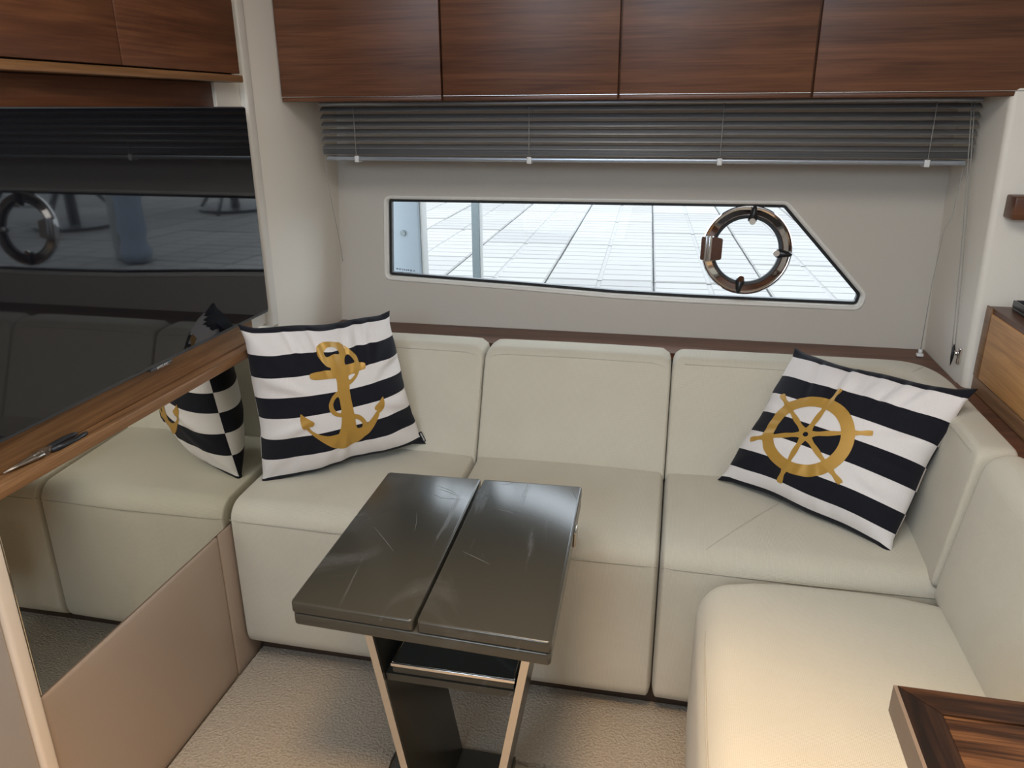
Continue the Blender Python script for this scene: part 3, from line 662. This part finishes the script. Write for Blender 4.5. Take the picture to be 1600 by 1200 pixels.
# ------------------------------------------------------------------ cushions
BANDS1 = [0.0, 0.026, 0.150, 0.283, 0.412, 0.541, 0.673, 0.815, 0.948, 1.0]
BANDS2 = [0.0, 0.050, 0.203, 0.345, 0.480, 0.625, 0.768, 0.895, 0.975, 1.0]
class Cushion:
    def __init__(s, TL, TR, BR, BL, T, seed, nflip=1):
        s.c = [np.array(p, float) for p in (TL, TR, BR, BL)]; s.T = T; s.seed = seed
        o_ = 0.07*math.sin(seed*3)
        s.tucks = ((-0.62+o_, 0.25, 0.035, 0.016), (-0.16-o_, 0.12, 0.045, 0.024), (0.12+o_, -0.08, 0.035, 0.014), (0.44, -0.25, 0.045, 0.022), (0.72-o_, -0.35, 0.035, 0.014))
        s.tucks_r = ((-0.35, 0.1, 0.04, 0.012), (0.10, -0.1, 0.04, 0.014), (0.52, -0.15, 0.05, 0.016))
        nrm = np.cross(s.c[1]-s.c[3], s.c[0]-s.c[2]); nrm /= np.linalg.norm(nrm)
        if nrm@(np.array(CAMLOC)-s.c[0]) < 0: nrm = -nrm
        s.n = nrm
    def __call__(s, u, v, side=1):
        U, V = 2*u-1, 2*v-1
        U2 = U*(1-0.045*(1-V*V)-0.012*math.sin(5.2*V+s.seed)*(1-V*V)); V2 = V*(1-0.050*(1-U*U)-0.014*math.sin(6.1*U+1.7*s.seed)*(1-U*U))
        ear = max(0, abs(U)+abs(V)-1.86)/0.14   # pulled-out corners
        U2 *= 1+0.045*ear; V2 *= 1+0.045*ear
        uu, vv = (U2+1)/2, (V2+1)/2
        TL, TR, BR, BL = s.c
        p = (1-vv)*((1-uu)*TL+uu*TR)+vv*((1-uu)*BL+uu*BR)
        h = (max(0, 1-abs(U)**2.2)**0.5)*(max(0, 1-abs(V)**2.2)**0.5)*s.T
        e = max(abs(U), abs(V)); rim = max(0, (e-0.40)/0.60)*max(0, 1-e)**0.5
        a = math.atan2(V, U)
        wr = rim*(0.013*math.sin(7*a+s.seed)+0.011*(0.6-abs(math.sin(8.5*a+2.1*s.seed)))+0.006*math.sin(23*a+s.seed))
        h = h*(1+0.10*V)+wr*(1 if side > 0 else 0.4)
        if side > 0:   # tucks running in from the seams
            for u0, sl, wd_, dp in s.tucks:
                k = max(0, (-V-0.30)/0.70)*max(0, 1-abs(V))**0.35
                h -= dp*k*math.exp(-((U-u0-sl*(V+1))/wd_)**2)
                h += 0.45*dp*k*math.exp(-((U-u0-0.09-sl*(V+1))/(wd_*1.4))**2)
            for v0, sl, wd_, dp in s.tucks_r:
                k = max(0, (U-0.45)/0.55)*max(0, 1-abs(U))**0.35
                h -= dp*k*math.exp(-((V-v0-sl*(1-U))/wd_)**2)
        return p+s.n*(h*side)
def cushion_obj(name, S, label, sdf, print_name, BANDS):
    us = 0.5-0.5*np.cos(np.linspace(0, math.pi, 73))
    us = 0.6*us+0.4*np.linspace(0, 1, 73)
    vs_ = []; band = []
    for i in range(len(BANDS)-1):
        n = 3 if BANDS[i+1]-BANDS[i] < 0.08 else 8
        vs_ += list(np.linspace(BANDS[i], BANDS[i+1], n+1)[:-1]); band += [i]*n
    vs_.append(1.0)
    nu, nv = len(us), len(vs_)
    V = []; ids = {}
    def vid(i, j, sd):
        if i in (0, nu-1) or j in (0, nv-1): sd = 0
        if (i, j, sd) not in ids:
            ids[i, j, sd] = len(V); V.append(S(us[i], vs_[j], sd if sd else 1) if sd else S(us[i], vs_[j], 1))
        return ids[i, j, sd]
    Fc, idx = [], []
    for j in range(nv-1):
        for i in range(nu-1):
            Fc.append((vid(i, j, 1), vid(i, j+1, 1), vid(i+1, j+1, 1), vid(i+1, j, 1))); idx.append(0 if band[j] % 2 else 1)
    for j in range(nv-1):
        for i in range(nu-1):
            Fc.append((vid(i, j, -1), vid(i+1, j, -1), vid(i+1, j+1, -1), vid(i, j+1, -1))); idx.append(1 if (band[j] % 2 or band[j] in (0, 8)) else 0)
    base = tuple(np.mean([S.c[2], S.c[3]], axis=0))
    t = empty(name, base, label, 'cushion', 'black and white striped cushions')
    cv = obj('cover', (V, Fc), None, t, mats=['white_cloth', 'black_cloth'], idx=idx)
    # gold print: iso-contour of the sdf on a fine grid, lying on the cover
    n = 150; g = np.linspace(0.04, 0.96, n); UU, VV = np.meshgrid(g, g, indexing='ij')
    D = sdf(UU, VV); PV, PF = [], []
    for i in range(n-1):
        for j in range(n-1):
            q = [(g[i], g[j], D[i, j]), (g[i], g[j+1], D[i, j+1]), (g[i+1], g[j+1], D[i+1, j+1]), (g[i+1], g[j], D[i+1, j])]
            if min(x[2] for x in q) > 0: continue
            out = []
            for k in range(4):
                a, b_ = q[k], q[(k+1) % 4]
                if a[2] <= 0: out.append(a[:2])
                if (a[2] <= 0) != (b_[2] <= 0):
                    tt = a[2]/(a[2]-b_[2]); out.append((a[0]+(b_[0]-a[0])*tt, a[1]+(b_[1]-a[1])*tt))
            if len(out) >= 3:
                k0 = len(PV); PV += [S(*p)+S.n*0.0011 for p in out]; PF.append(tuple(range(k0, k0+len(out))))
    o = obj(print_name, (PV, PF), 'gold', cv)
    # normals towards the room
    return t, cv
def sd_poly(P):
    P = np.array(P)
    for _ in range(2):   # chaikin rounding
        Q = np.roll(P, -1, 0); P = np.stack([0.82*P+0.18*Q, 0.18*P+0.82*Q], 1).reshape(-1, 2)
    def f(U, V):
        d = np.full(U.shape, 1e9); ins = np.zeros(U.shape, bool)
        for k in range(len(P)):
            ax, ay = P[k]; bx, by = P[(k+1) % len(P)]
            ex_, ey_ = bx-ax, by-ay; wx, wy = U-ax, V-ay
            t_ = np.clip((wx*ex_+wy*ey_)/(ex_*ex_+ey_*ey_+1e-12), 0, 1)
            d = np.minimum(d, np.hypot(wx-ex_*t_, wy-ey_*t_))
            cnd = ((ay <= V) & (by > V)) | ((by <= V) & (ay > V))
            xi = ax+(V-ay)/(by-ay+1e-15)*(bx-ax); ins ^= cnd & (U < xi)
        return np.where(ins, -d, d)
    return f
A_ADD = [
 [(0.54, 0.146), (0.487, 0.148), (0.45, 0.186), (0.441, 0.233), (0.463, 0.278), (0.484, 0.311), (0.607, 0.325), (0.595, 0.274), (0.614, 0.209), (0.595, 0.163)],
 [(0.497, 0.271), (0.501, 0.331), (0.522, 0.394), (0.509, 0.484), (0.514, 0.62), (0.495, 0.725), (0.471, 0.783), (0.591, 0.812), (0.594, 0.748), (0.592, 0.681), (0.587, 0.499), (0.601, 0.407), (0.604, 0.336), (0.606, 0.276)],
 [(0.363, 0.332), (0.518, 0.328), (0.608, 0.319), (0.737, 0.316), (0.729, 0.363), (0.688, 0.368), (0.601, 0.378), (0.507, 0.385), (0.36, 0.377)],
 [(0.59, 0.160), (0.606, 0.164), (0.654, 0.209), (0.698, 0.271), (0.7, 0.327), (0.673, 0.384), (0.631, 0.425), (0.59, 0.447), (0.58, 0.40), (0.58, 0.25)],
 [(0.52, 0.462), (0.469, 0.499), (0.439, 0.549), (0.438, 0.593), (0.46, 0.631), (0.52, 0.660), (0.53, 0.56)],
 [(0.57, 0.645), (0.588, 0.649), (0.623, 0.663), (0.649, 0.694), (0.668, 0.741), (0.66, 0.79), (0.57, 0.79)],
 [(0.274, 0.675), (0.298, 0.67), (0.316, 0.705), (0.358, 0.741), (0.413, 0.767), (0.474, 0.768), (0.537, 0.767), (0.601, 0.762), (0.658, 0.751), (0.714, 0.702), (0.745, 0.669), (0.771, 0.68), (0.732, 0.746), (0.678, 0.811), (0.6, 0.868), (0.542, 0.89), (0.49, 0.89), (0.435, 0.86), (0.377, 0.802), (0.32, 0.737)],
 [(0.262, 0.575), (0.284, 0.604), (0.340, 0.652), (0.326, 0.680), (0.293, 0.672), (0.275, 0.692), (0.257, 0.671), (0.256, 0.63)],
 [(0.814, 0.575), (0.814, 0.624), (0.802, 0.667), (0.769, 0.692), (0.751, 0.670), (0.733, 0.657), (0.737, 0.636), (0.776, 0.611)]]
A_SUB = [
 [(0.480, 0.215), (0.502, 0.185), (0.536, 0.177), (0.572, 0.191), (0.585, 0.223), (0.582, 0.238), (0.538, 0.223), (0.489, 0.248)],
 [(0.601, 0.290), (0.612, 0.262), (0.640, 0.243), (0.659, 0.271), (0.673, 0.307), (0.601, 0.312)],
 [(0.600, 0.380), (0.657, 0.373), (0.631, 0.397), (0.600, 0.415)],
 [(0.513, 0.503), (0.486, 0.519), (0.467, 0.549), (0.467, 0.583), (0.484, 0.614), (0.513, 0.626)],
 [(0.591, 0.683), (0.620, 0.704), (0.636, 0.735), (0.630, 0.762), (0.594, 0.762)]]
def anchor_sdf(U, V):
    U = 0.5+(U-0.5+0.050)/1.015; V = 0.5+(V-0.5+0.062)/1.0
    d = np.full(U.shape, 1e9)
    for p in A_ADD: d = np.minimum(d, sd_poly(p)(U, V))
    for p in A_SUB: d = np.maximum(d, -sd_poly(p)(U, V))
    return d
WC = (0.425, 0.552)
def wheel_sdf(U, V):
    x, y = U-WC[0], V-WC[1]; r_ = np.hypot(x, y)
    d = np.abs(r_-0.232)-0.036
    d = np.minimum(d, r_-0.040)
    for k in range(6):
        a = math.radians(-84+60*k); ca, sa = math.cos(a), math.sin(a)
        t_ = x*ca+y*sa; s_ = np.abs(-x*sa+y*ca)
        wdt = 0.011+0.006*np.exp(-((t_-0.125)/0.05)**2)+0.010*np.exp(-((t_-0.03)/0.03)**2)+0.007*np.exp(-((t_-0.335)/0.03)**2)+0.006*np.exp(-((t_-0.265)/0.02)**2)
        d = np.minimum(d, np.maximum(s_-wdt, np.maximum(-t_, t_-0.355)))
    return np.maximum(d, 0.016-r_)
S1 = Cushion((0.060, 1.471, 0.855), (0.277, 1.790, 0.816), (0.368, 1.744, 0.487), (0.030, 1.525, 0.4375), 0.088, 0.6)
t1, cv1 = cushion_obj('striped_cushion', S1, 'black and white striped cushion with a gold anchor, left by the mirror', anchor_sdf, 'anchor_print', BANDS1)
S2 = Cushion((1.284, 1.868, 0.752), (1.575, 1.577, 0.7745), (1.452, 1.490, 0.447), (1.128, 1.712, 0.472), 0.084, 2.3)
t2, cv2 = cushion_obj('striped_cushion', S2, "black and white striped cushion with a gold ship's wheel, in the right corner", wheel_sdf, 'wheel_print', BANDS2)
# small woven tag at the lower right corner of the anchor cushion
a = S1(0.992, 0.915); b_ = S1(0.992, 0.985); dirv = (S1(1.0, 0.95)-S1(0.9, 0.95)); dirv /= np.linalg.norm(dirv)
def strip(p, q, d, w0, w1, nz_):
    n_ = S1.n
    return np.array([p+d*w0+n_*nz_, q+d*w0+n_*nz_, q+d*w1+n_*nz_, p+d*w1+n_*nz_, p+d*w0-n_*0.0006, q+d*w0-n_*0.0006, q+d*w1-n_*0.0006, p+d*w1-n_*0.0006]), [(0, 1, 2, 3), (7, 6, 5, 4), (0, 4, 5, 1), (1, 5, 6, 2), (2, 6, 7, 3), (3, 7, 4, 0)]
tg = obj('care_tag', strip(a, b_, dirv, -0.002, 0.011, 0.001), 'black_cloth', cv1, smooth=False)

obj('tag_print', strip(a+(b_-a)*0.1, b_-(b_-a)*0.1, dirv, 0.003, 0.0075, 0.0016), 'tag_grey', cv1, smooth=False)

# ------------------------------------------------------------------ outside: quay paving and posts
pv = empty('ground_paving', (0.86, 4.9, 0.25), kind='structure')
pv.rotation_euler = (0, 0, math.radians(2.3))
SL = 0.69
bed = box(-14, 14, -2.75, 20, -0.10, -0.035); me = bpy.data.meshes.new('bed'); me.from_pydata(bed[0].tolist(), [], bed[1]); me.materials.append(MAT['concrete_base'])
o = bpy.data.objects.new('bed', me); COL.objects.link(o); o.parent = pv
h = SL/2-0.006
parts_ = [rbox(-h, h, -h+0.006, h-0.006, -0.036, -0.006, r=0.002, seg=1)]
for a0, a1 in ((-h+0.004, -0.012), (0.012, h-0.004)):
    for b0, b1 in ((-h+0.010, -h/2-0.006), (-h/2+0.006, -0.006), (0.006, h/2-0.006), (h/2+0.006, h-0.010)):
        P = [(a0, b0), (a1, b0), (a1, b1), (a0, b1)]
        A = [(x, y, -0.0065) for x, y in P]; cx_, cy_ = (a0+a1)/2, (b0+b1)/2
        B = [(x-math.copysign(0.005, x-cx_), y-math.copysign(0.005, y-cy_), 0.0) for x, y in P]
        parts_.append((np.array(A+B), [(4, 5, 6, 7)]+[(i, (i+1) % 4, 4+(i+1) % 4, 4+i) for i in range(4)]))
g_ = join(*parts_); sme = bpy.data.meshes.new('slab'); sme.from_pydata(g_[0].tolist(), [], g_[1]); sme.materials.append(MAT['slab'])
cnt = 0
for j in range(-3, 12):
    for i in range(-10, 10):
        if i < -4-0.35*(j+3) or i > 5+0.45*(j+3): continue
        o = bpy.data.objects.new('slab', sme); COL.objects.link(o); o.parent = pv; cnt += 1
        o.location = ((i+0.5)*SL, (j+0.58)*SL, random.uniform(-0.003, 0.003))
p1 = empty('quay_post', (-0.005, 2.80, 0.25), 'wide pale blue post close outside the left end of the window', 'post')
obj('post', rbox(-0.13, 0.042, 2.76, 2.84, 0.25, 1.75, r=0.008, seg=3), 'post_blue', p1)
obj('bolt', tube([(-0.0225, 2.752, 0.866), (-0.0225, 2.762, 0.866)], 0.0105, 16), 'post_grey', p1, auto=40)
obj('edge_rib', rbox(0.0422, 0.050, 2.77, 2.83, 0.25, 1.75, r=0.002), 'post_white', p1)
p2 = empty('quay_post', (-0.245, 4.74, 0.25), 'slim grey metal post standing on the paving outside', 'post')
obj('post', rbox(-0.278, -0.228, 4.71, 4.76, 0.252, 2.0, r=0.004), 'post_grey', p2)
obj('edge_rib', rbox(-0.2275, -0.216, 4.715, 4.755, 0.252, 2.0, r=0.002), 'post_white', p2)
# things on the quay that show only as reflections in the television
p3 = empty('quay_post', (3.13, 5.01, 0.25), 'white post on the quay seen reflected in the television', 'post')
obj('post', rbox(3.10, 3.165, 4.98, 5.045, 0.255, 2.2, r=0.01), 'post_white', p3)
fp = empty('furled_parasol', (2.93, 4.92, 0.25), 'furled blue cloth parasol reflected in the television', 'parasol')
prof = [(0.02, 0.0), (0.09, 0.01), (0.105, 0.08), (0.08, 0.16), (0.095, 0.25), (0.085, 0.42), (0.11, 0.65), (0.09, 0.95), (0.05, 1.3), (0.01, 1.34)]
V, Fc = lathe(prof, Vector((2.93, 4.92, 0.252)), Vector((1, 0, 0)), Vector((0, 1, 0)), Vector((0, 0, 1)), 28, closed=False)
for v in V:
    a = math.atan2(v[1]-4.92, v[0]-2.93); k = 1+0.10*math.sin(9*a+v[2]*14)
    v[0] = 2.93+(v[0]-2.93)*k; v[1] = 4.92+(v[1]-4.92)*k
obj('cloth', (V, Fc), 'denim', fp)
obj('pole', tube([(2.93, 4.92, 0.253), (2.93, 4.92, 1.75)], 0.018, 12), 'dark_metal', fp)
for (x, y, r_), lab in (((4.7, 6.4, 0.5), 'dark round cafe table reflected at the left of the television'), ((3.9, 7.9, 0.55), 'dark round cafe table reflected near the middle of the television')):
    ft = empty('cafe_table', (x, y, 0.25), lab, 'table')
    obj('top', tube([(x, y, 0.93), (x, y, 0.97)], r_, 32), 'dark_metal', ft, auto=40)
    obj('stem', tube([(x, y, 0.27), (x, y, 0.93)], 0.05, 12), 'dark_metal', ft, auto=40)
    obj('foot', tube([(x, y, 0.253), (x, y, 0.285)], r_*0.7, 24), 'dark_metal', ft, auto=40)
    for k in range(3):
        a = k*2.1+0.3; obj('leg', tube([(x+0.1*math.cos(a), y+0.1*math.sin(a), 0.7), (x+r_*math.cos(a), y+r_*math.sin(a), 0.262)], 0.018, 8), 'dark_metal', ft)
